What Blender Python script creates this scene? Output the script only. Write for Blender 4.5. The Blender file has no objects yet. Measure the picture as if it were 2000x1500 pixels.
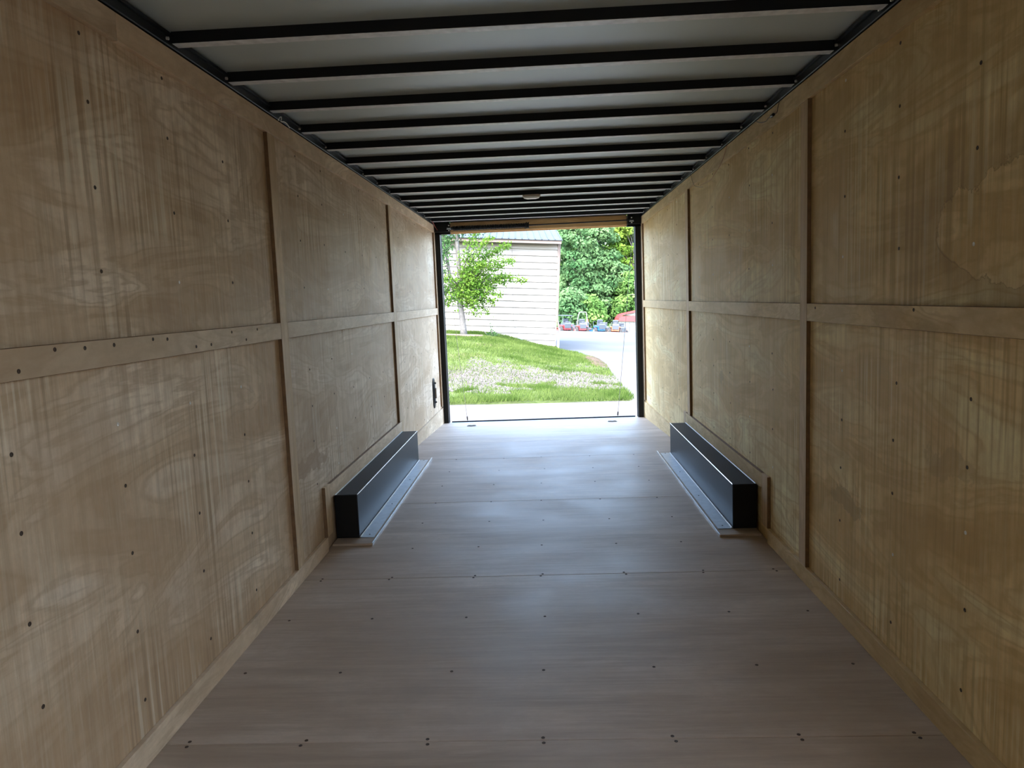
import bpy, bmesh, math, random
from mathutils import Vector, Matrix, noise
random.seed(7)
SC = bpy.context.scene
COL = SC.collection

# ---------------------------------------------------------------- camera
cam_d = bpy.data.cameras.new('camera'); cam = bpy.data.objects.new('camera', cam_d); COL.objects.link(cam)
PITCH, YAW, ROLL = -0.1126, -0.0451, -0.0388
CAM = Vector((0.032, 0.0, 1.1935))
fwd = Vector((math.sin(YAW)*math.cos(PITCH), math.cos(YAW)*math.cos(PITCH), math.sin(PITCH)))
rgt = Vector((math.cos(YAW), -math.sin(YAW), 0)); upv = rgt.cross(fwd)
r_ = rgt*math.cos(ROLL) + upv*math.sin(ROLL); u_ = -rgt*math.sin(ROLL) + upv*math.cos(ROLL)
cam.matrix_world = Matrix(((r_.x, u_.x, -fwd.x, CAM.x), (r_.y, u_.y, -fwd.y, CAM.y), (r_.z, u_.z, -fwd.z, CAM.z), (0, 0, 0, 1)))
cam_d.sensor_fit = 'HORIZONTAL'; cam_d.sensor_width = 36.0; cam_d.lens = 1459.37/2000*36
cam_d.clip_start = 0.02; cam_d.clip_end = 2000
SC.camera = cam

# ---------------------------------------------------------------- world: bright hazy sky, soft sun, exposure
SKY_STRENGTH = 0.30
world = bpy.data.worlds.new('sky'); SC.world = world; world.use_nodes = True
wt = world.node_tree; wt.nodes.clear()
wo = wt.nodes.new('ShaderNodeOutputWorld'); wb = wt.nodes.new('ShaderNodeBackground')
sky = wt.nodes.new('ShaderNodeTexSky'); sky.sky_type = 'NISHITA'; sky.sun_disc = False
sky.sun_elevation = math.radians(52); sky.sun_rotation = math.radians(200); sky.air_density = 1.0; sky.dust_density = 4.0; sky.ozone_density = 1.0; sky.altitude = 200
wt.links.new(sky.outputs['Color'], wb.inputs['Color']); wt.links.new(wb.outputs['Background'], wo.inputs['Surface'])
wb.inputs['Strength'].default_value = SKY_STRENGTH
sun_d = bpy.data.lights.new('sun', 'SUN'); sun = bpy.data.objects.new('sun', sun_d); COL.objects.link(sun)
sun_d.energy = 0.10; sun_d.angle = math.radians(25); sun_d.color = (1, .97, .9)
sun.rotation_euler = (math.radians(38), 0, math.radians(28))
SC.view_settings.view_transform = 'Standard'; SC.view_settings.look = 'None'
SC.view_settings.gamma = 1.0; SC.view_settings.use_curve_mapping = False
SC.view_settings.exposure = 3.32
SC.cycles.max_bounces = 8; SC.cycles.diffuse_bounces = 6; SC.cycles.glossy_bounces = 3
SC.cycles.sample_clamp_indirect = 8.0

# ---------------------------------------------------------------- outdoor frame (level ground; the trailer leans on its jacks)
A_ = 0.066
OUT = (Matrix.Translation(CAM) @ Matrix(((math.cos(A_), 0, math.sin(A_), 0), (0, 1, 0, 0), (-math.sin(A_), 0, math.cos(A_), 0), (0, 0, 0, 1)))
       @ Matrix(((math.cos(YAW), math.sin(YAW), 0, 0), (-math.sin(YAW), math.cos(YAW), 0, 0), (0, 0, 1, 0), (0, 0, 0, 1))))

# ---------------------------------------------------------------- materials
class NT:
    def __init__(s, name):
        s.m = bpy.data.materials.new(name); s.m.use_nodes = True
        s.t = s.m.node_tree; s.b = s.t.nodes['Principled BSDF']; s.out = s.t.nodes['Material Output']
    def n(s, typ, **kw):
        x = s.t.nodes.new(typ)
        for k, v in kw.items(): setattr(x, k, v)
        return x
    def l(s, a, b): s.t.links.new(a, b)
    def val(s, sock, v):
        if isinstance(v, (int, float)): sock.default_value = v
        elif isinstance(v, (tuple, list)): sock.default_value = v
        else: s.l(v, sock)
    def math(s, op, a, b=0.0, c=0.0, clamp=False):
        x = s.n('ShaderNodeMath', operation=op, use_clamp=clamp)
        s.val(x.inputs[0], a); s.val(x.inputs[1], b); s.val(x.inputs[2], c); return x.outputs[0]
    def mix(s, f, a, b, mode='MIX'):
        x = s.n('ShaderNodeMix', data_type='RGBA', blend_type=mode)
        s.val(x.inputs[0], f); s.val(x.inputs[6], rgba(a)); s.val(x.inputs[7], rgba(b)); return x.outputs[2]
    def noise(s, vec, scale, detail=4, rough=.55, dist=0.0):
        x = s.n('ShaderNodeTexNoise'); s.l(vec, x.inputs['Vector'])
        x.inputs['Scale'].default_value = scale; x.inputs['Detail'].default_value = detail
        x.inputs['Roughness'].default_value = rough; x.inputs['Distortion'].default_value = dist
        return x.outputs['Fac']
    def map(s, vec, scale=(1, 1, 1), loc=(0, 0, 0), rot=(0, 0, 0)):
        x = s.n('ShaderNodeMapping'); s.l(vec, x.inputs['Vector'])
        x.inputs['Scale'].default_value = scale; x.inputs['Location'].default_value = loc; x.inputs['Rotation'].default_value = rot
        return x.outputs['Vector']
    def ramp(s, f, stops):
        x = s.n('ShaderNodeValToRGB'); s.l(f, x.inputs['Fac']); e = x.color_ramp.elements
        while len(e) < len(stops): e.new(.5)
        for i, (p, c) in enumerate(stops): e[i].position = p; e[i].color = rgba(c) if not isinstance(c, float) else (c, c, c, 1)
        return x.outputs['Color']
    def smooth(s, f, a, b):
        x = s.n('ShaderNodeMapRange', interpolation_type='SMOOTHSTEP'); s.val(x.inputs['Value'], f)
        x.inputs['From Min'].default_value = a; x.inputs['From Max'].default_value = b; return x.outputs['Result']
def rgba(c):
    if isinstance(c, (tuple, list)) and len(c) == 3: return (c[0], c[1], c[2], 1)
    return c

def plain(name, col, rough=.6, metal=0.0, spec=.5, var=0.0, vs=8.0, bump=0.0):
    k = NT(name); k.b.inputs['Roughness'].default_value = rough; k.b.inputs['Metallic'].default_value = metal
    k.b.inputs['Specular IOR Level'].default_value = spec
    if var or bump:
        tcn = k.n('ShaderNodeTexCoord').outputs['Object']; f = k.noise(tcn, vs, 5)
        lo = tuple(x*(1-var) for x in col); hi = tuple(min(1, x*(1+var)) for x in col)
        k.l(k.ramp(f, [(.3, lo), (.7, hi)]), k.b.inputs['Base Color'])
        if bump:
            bn = k.n('ShaderNodeBump'); bn.inputs['Strength'].default_value = bump; bn.inputs['Distance'].default_value = .01
            k.l(f, bn.inputs['Height']); k.l(bn.outputs['Normal'], k.b.inputs['Normal'])
    else: k.b.inputs['Base Color'].default_value = rgba(col)
    return k.m

def plywood(name, dark, mid, light, fine, swirl, rot=(0, 0, 0), rough=.62, spec=.35, stains=(), vary=.12, comb=None, gain=(1.27, 1.22, 1.15), fig=.52):
    """rotary-cut plywood: broad cathedral swirls, fine grain lines, pale and dark blotches, stains with their own outline"""
    dark, mid, light = [tuple(min(.9, x*g_) for x, g_ in zip(c_, gain)) for c_ in (dark, mid, light)]
    k = NT(name)
    oc = k.n('ShaderNodeTexCoord').outputs['Object']
    rnd = k.n('ShaderNodeObjectInfo').outputs['Random']
    off = k.n('ShaderNodeCombineXYZ')
    k.l(k.math('MULTIPLY', rnd, 37.0), off.inputs[0]); k.l(k.math('MULTIPLY', rnd, 23.0), off.inputs[1]); k.l(k.math('MULTIPLY', rnd, 51.0), off.inputs[2])
    add = k.n('ShaderNodeVectorMath', operation='ADD'); k.l(oc, add.inputs[0]); k.l(off.outputs[0], add.inputs[1]); v = add.outputs[0]
    sw = k.noise(k.map(v, swirl, rot=rot), 1.0, 5, .5, .9)
    contour = k.math('SINE', k.math('MULTIPLY', sw, 75.0))
    contour = k.math('POWER', k.math('MULTIPLY_ADD', contour, .5, .5), 2.2)
    fin = k.noise(k.map(v, fine), 1.0, 4, .65)
    fin2 = k.noise(k.map(v, tuple(x*3.1 for x in fine)), 1.0, 3, .7)
    blot = k.noise(v, 2.3, 5, .6)
    base = k.ramp(sw, [(.36, dark), (.50, mid), (.63, light)])
    c = k.mix(k.math('MULTIPLY', contour, fig), base, tuple(x*.86 for x in dark))
    c = k.mix(k.ramp(fin, [(.36, .45), (.58, 0.0)]), c, tuple(x*.70 for x in dark))
    c = k.mix(k.ramp(fin2, [(.45, 0.0), (.75, .22)]), c, tuple(min(.9, x*1.18) for x in light))
    c = k.mix(k.ramp(blot, [(.38, .55), (.60, 0.0)]), c, tuple(x*.92 for x in dark))
    mot = k.noise(k.map(v, tuple(9.0 if x == 1 else 14.0 for x in (1, 2, 2))), 1.0, 6, .75)
    c = k.mix(k.ramp(mot, [(.42, .22), (.58, 0.0)]), c, tuple(x*.8 for x in dark))
    if comb:   # pale tear-out streaks across the veneer
        cb = k.noise(k.map(v, comb), 1.0, 2, .4); ms = k.noise(v, 1.7, 3, .5)
        f = k.math('MULTIPLY', k.ramp(cb, [(.54, 0.0), (.62, .28)]), k.ramp(ms, [(.54, 0.0), (.62, 1.0)]))
        c = k.mix(f, c, tuple(min(.92, x*1.3) for x in light))
        f = k.math('MULTIPLY', k.ramp(cb, [(.37, .55), (.45, 0.0)]), k.ramp(ms, [(.47, 0.0), (.60, 1.0)]))
        c = k.mix(f, c, tuple(x*.62 for x in dark))
    sep = k.n('ShaderNodeSeparateXYZ'); k.l(oc, sep.inputs[0])
    warp = k.noise(oc, 9.0, 5, .6)
    for (kind, cy, cz, ry, rz, col, amt) in stains:
        wy = k.math('MULTIPLY_ADD', k.math('SUBTRACT', warp, .5), .22, sep.outputs[1])
        wz = k.math('MULTIPLY_ADD', k.math('SUBTRACT', warp, .5), .16, sep.outputs[2])
        dy = k.math('DIVIDE', k.math('SUBTRACT', wy, cy), ry); dz = k.math('DIVIDE', k.math('SUBTRACT', wz, cz), rz)
        d = k.math('SQRT', k.math('ADD', k.math('MULTIPLY', dy, dy), k.math('MULTIPLY', dz, dz)))
        if kind == 'patch': f = k.math('SUBTRACT', 1.0, k.smooth(d, .86, 1.05))
        else:   # tide mark: thin dark rim with a brown fringe outside
            rim = k.math('SUBTRACT', 1.0, k.smooth(k.math('ABSOLUTE', k.math('SUBTRACT', d, 1.0)), .0, .02))
            fr = k.math('MULTIPLY', k.smooth(d, .97, 1.0), k.math('SUBTRACT', 1.0, k.smooth(d, 1.0, 1.75)))
            f = k.math('MAXIMUM', rim, k.math('MULTIPLY', fr, .55), clamp=True)
        c = k.mix(k.math('MULTIPLY', f, amt), c, col)
    tone = k.math('MULTIPLY_ADD', rnd, vary*2, 1.0-vary)
    tn = k.n('ShaderNodeCombineColor'); [k.l(tone, tn.inputs[i]) for i in range(3)]
    c = k.mix(1.0, c, tn.outputs[0], 'MULTIPLY')
    k.l(c, k.b.inputs['Base Color'])
    k.b.inputs['Specular IOR Level'].default_value = spec
    k.l(k.ramp(blot, [(.3, rough-.06), (.7, rough+.1)]), k.b.inputs['Roughness'])
    bn = k.n('ShaderNodeBump'); bn.inputs['Strength'].default_value = .25; bn.inputs['Distance'].default_value = .002
    k.l(fin, bn.inputs['Height']); k.l(bn.outputs['Normal'], k.b.inputs['Normal'])
    return k.m

M = {}
M['ply_left'] = plywood('plywood_left', (.43, .30, .18), (.585, .46, .325), (.72, .62, .50), (1, 30, 1.8), (1, 1.0, 4.2), rot=(.30, 0, 0), comb=(1, 66, 1.2),
                        gain=(1.23, 1.21, 1.18), stains=[('patch', 3.38, .47, .30, .045, (.40, .27, .16), .7)])  # pinkish tint is a cast of the light, put into the wood colour
M['ply_right'] = plywood('plywood_right', (.455, .32, .14), (.625, .49, .27), (.73, .62, .405), (1, 30, 1.8), (1, 1.0, 4.2), rot=(-.25, 0, 0), comb=(1, 66, 1.2), gain=(1.36, 1.32, 1.24),
                         stains=[('tide', 1.52, 1.32, .52, .15, (.22, .14, .06), .6), ('patch', 2.62, .45, .15, .028, (.40, .29, .14), .55), ('patch', 4.45, .70, .05, .05, (.36, .27, .15), .5), ('patch', 1.95, .72, .14, .04, (.40, .29, .14), .4)])  # yellower, brighter wood: light on this wall put into the colour
M['ply_floor'] = plywood('plywood_floor', (.365, .295, .232), (.44, .37, .305), (.51, .44, .375), (1.5, 24, 1), (1.0, 4.0, 1), rough=.52, spec=.28, vary=.05, fig=.14)
M['board'] = plywood('plywood_strip', (.46, .345, .23), (.58, .475, .35), (.67, .57, .45), (1, 6, 18), (1, 1.2, 5), rough=.6, vary=.10)
M['board_r'] = plywood('plywood_strip_warm', (.45, .325, .16), (.57, .45, .255), (.66, .55, .35), (1, 6, 18), (1, 1.2, 5), rough=.6, vary=.08)  # same yellow light cast carried into the right wall's strips
M['batten'] = plywood('batten_plywood', (.41, .29, .17), (.54, .42, .27), (.63, .51, .36), (1, 30, 1.5), (1, 6, .8), rough=.6, vary=.08)
M['edge_shade'] = plain('shaded_ply_edge', (.20, .115, .055), .8, var=.2, vs=30)  # ply edge brown with the shade on the edges put into it
M['pine'] = plywood('pine_board', (.56, .36, .17), (.68, .47, .25), (.74, .55, .32), (1.2, 1, 30), (1.0, 1, 8), rough=.55, vary=.02)
M['black'] = plain('black_paint', (.010, .011, .012), .42, spec=.2)
M['black_rough'] = plain('black_rubber', (.010, .011, .012), .7)
M['steel_black'] = plain('black_coated_steel', (.012, .012, .014), .40, spec=.07, var=.2, vs=3)
M['roof_skin'] = plain('galvanised_roof_skin', (.60, .675, .655), .45, metal=.3, var=.05, vs=2)
M['bow'] = plain('black_roof_bow_paint', (.010, .011, .012), .55, spec=.2)
M['bow_face'] = plain('scuffed_bare_steel', (.80, .82, .83), .42, metal=.1, var=.18, vs=25)
M['galv'] = plain('galvanised_steel', (.40, .43, .45), .38, metal=.75, var=.12, vs=30)
M['bead'] = plain('white_sealant', (.78, .80, .80), .45)
M['bright'] = plain('bright_aluminium', (.80, .82, .84), .25, metal=.9)
M['screw_dark'] = plain('dark_screw_head', (.05, .03, .018), .6)
M['screw_light'] = plain('zinc_screw_head', (.75, .74, .70), .35, metal=.6)
M['grey_strip'] = plain('pale_grey_metal', (.55, .58, .58), .45)
M['lens'] = plain('white_plastic_lens', (.85, .84, .80), .35)
M['tan_plastic'] = plain('tan_plastic', (.42, .34, .28), .5)
M['wire_red'] = plain('red_wire', (.30, .06, .04), .5)
M['wire_dark'] = plain('dark_wire', (.04, .025, .02), .5)
M['wire_white'] = plain('pale_wire', (.75, .72, .66), .45)
M['cable'] = plain('steel_cable', (.10, .10, .10), .5, metal=.4)
M['siding'] = plain('cream_siding', (.205, .20, .185), .5, var=.02, vs=2)
M['brown_trim'] = plain('brown_metal_trim', (0.12, 0.09, 0.078), .5)
M['roof_blue'] = plain('blue_grey_metal_roof', (0.044, 0.056, 0.072), .6, spec=.1, var=.08, vs=1.5)
M['util'] = plain('pale_blue_grey_box', (0.18, 0.24, 0.276), .5)
M['white_pipe'] = plain('white_plastic_pipe', (0.41, 0.415, 0.41), .4)
M['bark'] = plain('grey_bark', (0.0748, 0.0748, 0.0728), .85, var=.3, vs=14, bump=.8)
M['bark_far'] = plain('pale_bark', (0.12, 0.112, 0.108), .85, var=.25, vs=5)
M['timber'] = plain('weathered_timber', (0.096, 0.072, 0.06), .8, var=.3, vs=10)
M['concrete'] = plain('pale_concrete', (.088, .088, .086), .95, spec=.02, var=.10, vs=.9)
M['asphalt'] = plain('weathered_grey_asphalt', (.078, .088, .096), .95, spec=.02, var=.14, vs=.35)
M['far_ground'] = plain('far_ground_grass', (.07, .11, .04), .95, spec=.05, var=.3, vs=.4)
M['dirt'] = plain('bare_brown_dirt', (0.062, 0.0465, 0.0341), .95, spec=.05, var=.3, vs=6, bump=.5)
M['stone'] = plain('pale_grey_gravel', (0.0806, 0.0756, 0.0756), .95, spec=.05, var=.25, vs=18)
M['orange'] = plain('orange_paint', (0.496, 0.08, 0.016), .4)
M['red'] = plain('red_paint', (0.4, 0.0176, 0.024), .4)
M['blue'] = plain('blue_paint', (0.008, 0.096, 0.416), .4)
M['dark_grey'] = plain('dark_grey_plastic', (.035, .045, .06), .5)
M['rubber'] = plain('tyre_rubber', (.018, .018, .02), .8)
M['carport_red'] = plain('red_metal_roof', (0.234, 0.0225, 0.027), .45)
M['white_panel'] = plain('white_metal_panel', (0.216, 0.2232, 0.234), .5)
def leafmat(name, dark, light, vs):
    k = NT(name); oc = k.n('ShaderNodeTexCoord').outputs['Object']
    c = k.ramp(k.noise(oc, vs, 3, .6), [(.34, dark), (.66, light)])
    df = k.n('ShaderNodeBsdfDiffuse'); tr = k.n('ShaderNodeBsdfTranslucent'); mx = k.n('ShaderNodeMixShader')
    k.l(c, df.inputs['Color']); k.l(c, tr.inputs['Color']); mx.inputs[0].default_value = .35
    k.l(df.outputs[0], mx.inputs[1]); k.l(tr.outputs[0], mx.inputs[2]); k.l(mx.outputs[0], k.out.inputs['Surface'])
    return k.m
M['leaf_near'] = leafmat('bright_green_leaf', (0.0324, 0.0936, 0.0144), (0.1008, 0.18, 0.0288), 3.0)
M['leaf_hang'] = leafmat('grey_green_leaf', (0.028, 0.077, 0.028), (0.07, 0.14, 0.049), 3.0)
M['leaf_a'] = leafmat('mid_green_leaf', (0.035, 0.098, 0.0245), (0.126, 0.224, 0.063), .5)
M['leaf_b'] = leafmat('blue_green_leaf', (0.0315, 0.0875, 0.035), (0.1085, 0.1925, 0.084), .5)
M['leaf_c'] = leafmat('yellow_green_leaf', (0.042, 0.105, 0.014), (0.147, 0.224, 0.042), .5)
M['grass'] = leafmat('lawn_grass_blade', (0.0363, 0.0693, 0.0132), (0.0891, 0.1287, 0.0363), 1.2)
# lawn soil: thin grass over earth, gravel track across it
k = NT('lawn_soil'); oc = k.n('ShaderNodeTexCoord').outputs['Object']; sp = k.n('ShaderNodeSeparateXYZ'); k.l(oc, sp.inputs[0])
yy = k.math('ADD', sp.outputs[1], k.math('MULTIPLY', sp.outputs[0], -.30)); n1 = k.noise(oc, .9, 5, .65); n2 = k.noise(oc, 14, 3)
yy = k.math('MULTIPLY_ADD', k.math('SUBTRACT', n1, .5), 5.0, yy)
band = k.math('MULTIPLY', k.smooth(yy, 13.6, 14.2), k.math('SUBTRACT', 1.0, k.smooth(yy, 15.8, 17.6)))
g = k.ramp(n2, [(.3, (.04, .063, .016)), (.7, (.073, .096, .036))])
g = k.mix(k.ramp(n1, [(.5, 0.0), (.68, .6)]), g, (.085, .07, .042))
k.l(k.mix(band, g, k.ramp(n2, [(.3, (.055, .05, .038)), (.7, (.08, .073, .062))])), k.b.inputs['Base Color']); k.b.inputs['Roughness'].default_value = .95; k.b.inputs['Specular IOR Level'].default_value = .05
M['soil'] = k.m

# ---------------------------------------------------------------- mesh helpers
class MB:
    def __init__(s): s.v = []; s.f = []; s.sm = False
    def add(s, vs, fs):
        o = len(s.v); s.v += [tuple(x) for x in vs]; s.f += [tuple(i+o for i in f) for f in fs]; return s
    def box(s, x0, x1, y0, y1, z0, z1, c=0.0):
        if c <= 0:
            return s.add([(x0, y0, z0), (x1, y0, z0), (x1, y1, z0), (x0, y1, z0), (x0, y0, z1), (x1, y0, z1), (x1, y1, z1), (x0, y1, z1)],
                         [(0, 3, 2, 1), (4, 5, 6, 7), (0, 1, 5, 4), (1, 2, 6, 5), (2, 3, 7, 6), (3, 0, 4, 7)])
        bm = bmesh.new(); bmesh.ops.create_cube(bm, size=1)
        for v in bm.verts: v.co = ((x0+x1)/2+v.co.x*(x1-x0), (y0+y1)/2+v.co.y*(y1-y0), (z0+z1)/2+v.co.z*(z1-z0))
        bmesh.ops.bevel(bm, geom=bm.edges[:], offset=c, segments=2 if c > .004 else 1, affect='EDGES', profile=.5)
        bm.verts.index_update(); s.add([v.co[:] for v in bm.verts], [[v.index for v in f.verts] for f in bm.faces]); bm.free(); return s
    def tube(s, pts, r, n=8, cap=True):
        pts = [Vector(p) for p in pts]; rs = r if isinstance(r, (list, tuple)) else [r]*len(pts)
        o = len(s.v); prev = None
        for i, p in enumerate(pts):
            d = (pts[min(i+1, len(pts)-1)] - pts[max(i-1, 0)]).normalized()
            if prev is None: prev = d.orthogonal().normalized()
            a = (prev - d*prev.dot(d)).normalized(); prev = a; b = d.cross(a)
            for k_ in range(n):
                t = 2*math.pi*k_/n; s.v.append(tuple(p + (a*math.cos(t)+b*math.sin(t))*rs[i]))
        for i in range(len(pts)-1):
            for k_ in range(n):
                q = (k_+1) % n; s.f.append((o+i*n+k_, o+i*n+q, o+(i+1)*n+q, o+(i+1)*n+k_))
        if cap:
            s.f.append(tuple(o+k_ for k_ in range(n-1, -1, -1))); s.f.append(tuple(o+(len(pts)-1)*n+k_ for k_ in range(n)))
        return s
    def prism(s, poly, axis, a, b):
        """poly: 2D outline, extruded along axis ('x','y','z') from a to b"""
        def P(u, w, t): return {'x': (t, u, w), 'y': (u, t, w), 'z': (u, w, t)}[axis]
        n = len(poly); vs = [P(u, w, a) for u, w in poly] + [P(u, w, b) for u, w in poly]
        return s.add(vs, [tuple(range(n-1, -1, -1)), tuple(range(n, 2*n))] + [(i, (i+1) % n, n+(i+1) % n, n+i) for i in range(n)])
    def build(s, name, mat, parent=None, mw=None, smooth=False):
        me = bpy.data.meshes.new(name); me.from_pydata(s.v, [], s.f); me.validate()
        bm = bmesh.new(); bm.from_mesh(me); bmesh.ops.recalc_face_normals(bm, faces=bm.faces[:]) if len(s.f) < 20000 else None; bm.to_mesh(me); bm.free()
        me.materials.append(M[mat] if isinstance(mat, str) else mat)
        if smooth: me.polygons.foreach_set('use_smooth', [True]*len(me.polygons))
        o = bpy.data.objects.new(name, me); COL.objects.link(o)
        if parent is not None: o.parent = parent
        elif mw is not None: o.matrix_world = mw
        return o
def tag(o, label=None, cat=None, group=None, kind=None):
    if label: o['label'] = label
    if cat: o['category'] = cat
    if group: o['group'] = group
    if kind: o['kind'] = kind
    return o
def empty(name, loc=(0, 0, 0), rz=0, out=False):
    o = bpy.data.objects.new(name, None); COL.objects.link(o); o.empty_display_size = .1
    m = Matrix.Translation(loc) @ Matrix.Rotation(rz, 4, 'Z')
    o.matrix_world = OUT @ m if out else m
    return o
def copy_obj(o, parent, loc=None):
    c = o.copy(); COL.objects.link(c); c.parent = parent
    if loc is not None: c.location = loc
    return c
def box(name, mat, parent, *a, c=0.0): return MB().box(*a, c=c).build(name, mat, parent)
def shade_edges(o, axis):   # strip edges: brown ply edge, darkened in colour to stand for shade
    o.data.materials.append(M['edge_shade'])
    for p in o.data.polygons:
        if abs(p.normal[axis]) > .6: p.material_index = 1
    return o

# ================================================================ TRAILER INTERIOR
W, H = 1.0718, 1.977
Y0, YE = -0.62, 7.80           # front wall behind the viewer, rear end of the panelling
KNEE, ZR = 6.22, -0.085        # floor dips from KNEE down to ZR at the rear sill
def fz(y): return 0.0 if y <= KNEE else ZR*(y-KNEE)/(YE-KNEE)
TH = .016                       # strips stand proud by this much

# ---- floor
floor = MB().box(-1.13, 1.13, Y0-.04, KNEE, -.075, -.021).add(
    [(-1.13, KNEE, -.075), (1.13, KNEE, -.075), (1.13, YE, ZR-.075), (-1.13, YE, ZR-.075), (-1.13, KNEE, -.021), (1.13, KNEE, -.021), (1.13, YE, ZR-.021), (-1.13, YE, ZR-.021)],
    [(0, 3, 2, 1), (4, 5, 6, 7), (0, 1, 5, 4), (1, 2, 6, 5), (2, 3, 7, 6), (3, 0, 4, 7)]).build('floor', 'black_rough')
tag(floor, 'greyish brown plywood trailer floor dipping towards the open rear', 'floor', kind='structure')
seams = [Y0, .6923, 1.9115, 3.1307, 4.3499, 5.5691, KNEE]
for a, b in zip(seams[:-1], seams[1:]):
    box('plywood_sheet', 'ply_floor', floor, -1.07, 1.07, a+.0012, b-.0012, -.02, 0, c=.0012)
a = KNEE
MB().add([(-1.07, a, -.02), (1.07, a, -.02), (1.07, YE, ZR-.02), (-1.07, YE, ZR-.02), (-1.07, a, 0), (1.07, a, 0), (1.07, YE, ZR), (-1.07, YE, ZR)],
         [(0, 3, 2, 1), (4, 5, 6, 7), (0, 1, 5, 4), (1, 2, 6, 5), (2, 3, 7, 6), (3, 0, 4, 7)]).build('plywood_sheet', 'ply_floor', floor)

def screw_mesh(mat, axis, sgn):
    """countersunk head: shallow dish with a rim, axis = outward direction"""
    mb = MB(); n = 10
    prof = [(.0052, .0), (.0052, .0007), (.0042, .0012), (.0016, .0004), (0.0008, .0004)]
    rings = []
    for r, h in prof:
        rings.append([(r*math.cos(2*math.pi*k/n), r*math.sin(2*math.pi*k/n), h) for k in range(n)])
    vs = [p for rg in rings for p in rg]
    fs = [(i*n+k, i*n+(k+1) % n, (i+1)*n+(k+1) % n, (i+1)*n+k) for i in range(len(prof)-1) for k in range(n)] + [tuple((len(prof)-1)*n+k for k in range(n))]
    def tr(p):
        if axis == 'x': return (sgn*p[2], p[0], p[1])
        return (p[0], p[1], p[2])
    mb.add([tr(p) for p in vs], fs)
    return mb.build('screw', mat)
def place_screws(proto, locs, parent):
    first = True
    for l in locs:
        if first: proto.parent = parent; proto.location = l; first = False
        else: copy_obj(proto, parent, l)
rows = [1.10, 1.502, 1.9005, 2.302, 2.712, 3.122, 3.53, 3.94, 4.34, 4.76, 5.16, 5.56]
fl = []
for y in rows:
    for x in (-.985, -.66, -.312, -.005, .345, .675, .985):
        if abs(x) > .84 and 3.5 < y < 5.6: continue
        jx, jy = random.uniform(-.015, .015), random.uniform(-.006, .006)
        if y in (1.9005, 3.122): fl.append((x+jx, y+.022+jy*.3, 0)); fl.append((x+jx+random.uniform(-.01, .01), y-.002+jy*.3, 0))
        else: fl.append((x+jx, y+jy, 0))
place_screws(screw_mesh('screw_dark', 'z', 1), fl, floor)

# ---- side walls
ZB = .0705
SD1 = .06                       # unseen side doorway, added for fill daylight, runs from front wall to here
def side_wall(name, s, ply, strip, label, b0, b1):
    ya = SD1 if s > 0 else Y0      # the right wall starts after the opening added for light behind the viewer
    wall = MB().box(min(s*(W+.013), s*(W+.06)), max(s*(W+.013), s*(W+.06)), ya, YE, -.16, 2.06).build(name, 'black_rough')
    tag(wall, label, 'wall', kind='structure')
    def slab(nm, mat, y0, y1, z0, z1, x0, x1, c=.001): return box(nm, mat, wall, min(s*x0, s*x1), max(s*x0, s*x1), y0, y1, z0, z1, c=c)
    c1, c2 = (b0[0]+b0[1])/2, (b1[0]+b1[1])/2
    ys = [ya, c1-2.4384, c1, c2, YE]
    for i in range(4):
        for z0, z1 in ((-.11 if i == 3 else -.02, 1.10), (1.10, H+.01)):
            slab('plywood_sheet', ply, ys[i]+.0012, ys[i+1]-.0012, z0+.0012, z1-.0012, W, W+.012)
    for (u, v) in (b0, b1, (YE-.085, YE-.0)):
        shade_edges(slab('batten', 'batten', u, v, ZB if v < 4 else (.319 if v < 6 else .105), 1.903, W-TH, W-.0002), 1)
    prev = ya
    for (u, v) in (b0, b1, (YE-.085, YE)):
        shade_edges(slab('mid_rail', strip, prev+.001, u-.001, 1.066, 1.134, W-TH, W-.0002), 2); prev = v
    for u, v in ((ya, 2.0), (2.0015, YE)) if s < 0 else ((ya, YE),): slab('top_rail', strip, u, v, 1.904, H, W-TH-.001, W-.0002)
    # frame of strips round the wheel box
    yb0, yb1 = (3.48, 3.57) if s < 0 else (3.45, 3.54)
    shade_edges(slab('batten', 'batten', yb0+.03, yb1+.03, ZB, .318, W-TH, W-.0002), 1)
    shade_edges(slab('top_strip', strip, yb1+.031, 5.50, .243, .318, W-TH, W-.0002), 2)
    shade_edges(slab('batten', 'batten', 5.501, 5.575, .105, .318, W-TH, W-.0002), 1)
    studs = [1.07, 1.47, 1.86, 2.255, 2.65, 3.45, 3.835, 4.235, 4.637, 5.03, 5.85, 6.25, 6.65, 7.05, 7.42]
    zs = [.152, .365, .56, .738, .912, 1.292, 1.50, 1.71, 1.882]
    dk, lt = [], []
    for y in studs:
        for z in zs:
            if 3.4 < y < 5.6 and z < .33: continue
            l = (s*W, y+random.uniform(-.008, .008), z+random.uniform(-.012, .012))
            (lt if random.random() < (.5 if z in (.912, 1.292) else .13) else dk).append(l)
    for y in [1.2+.135*i for i in range(13)] if s < 0 else [1.3, 2.1, 2.9]:
        dk.append((s*(W-TH), y+random.uniform(-.03, .03), random.choice((1.085, 1.118, 1.122))))
    place_screws(screw_mesh('screw_dark', 'x', -s), dk, wall); place_screws(screw_mesh('screw_light', 'x', -s), lt, wall)
    return wall
wl = side_wall('wall_left', -1, 'ply_left', 'board', 'pinkish beige plywood side wall with battens, on the left of the doorway', (3.065, 3.15), (5.44, 5.535))
wr = side_wall('wall_right', 1, 'ply_right', 'board_r', 'honey coloured plywood side wall with a brown tide-mark stain, on the right', (2.965, 3.04), (5.33, 5.42))
wf = box('wall_front', 'board', None, -1.13, 1.13, Y0-.05, Y0-.002, -.02, 2.06); tag(wf, 'plain plywood front wall closing the trailer nose', 'wall', kind='structure')

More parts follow.
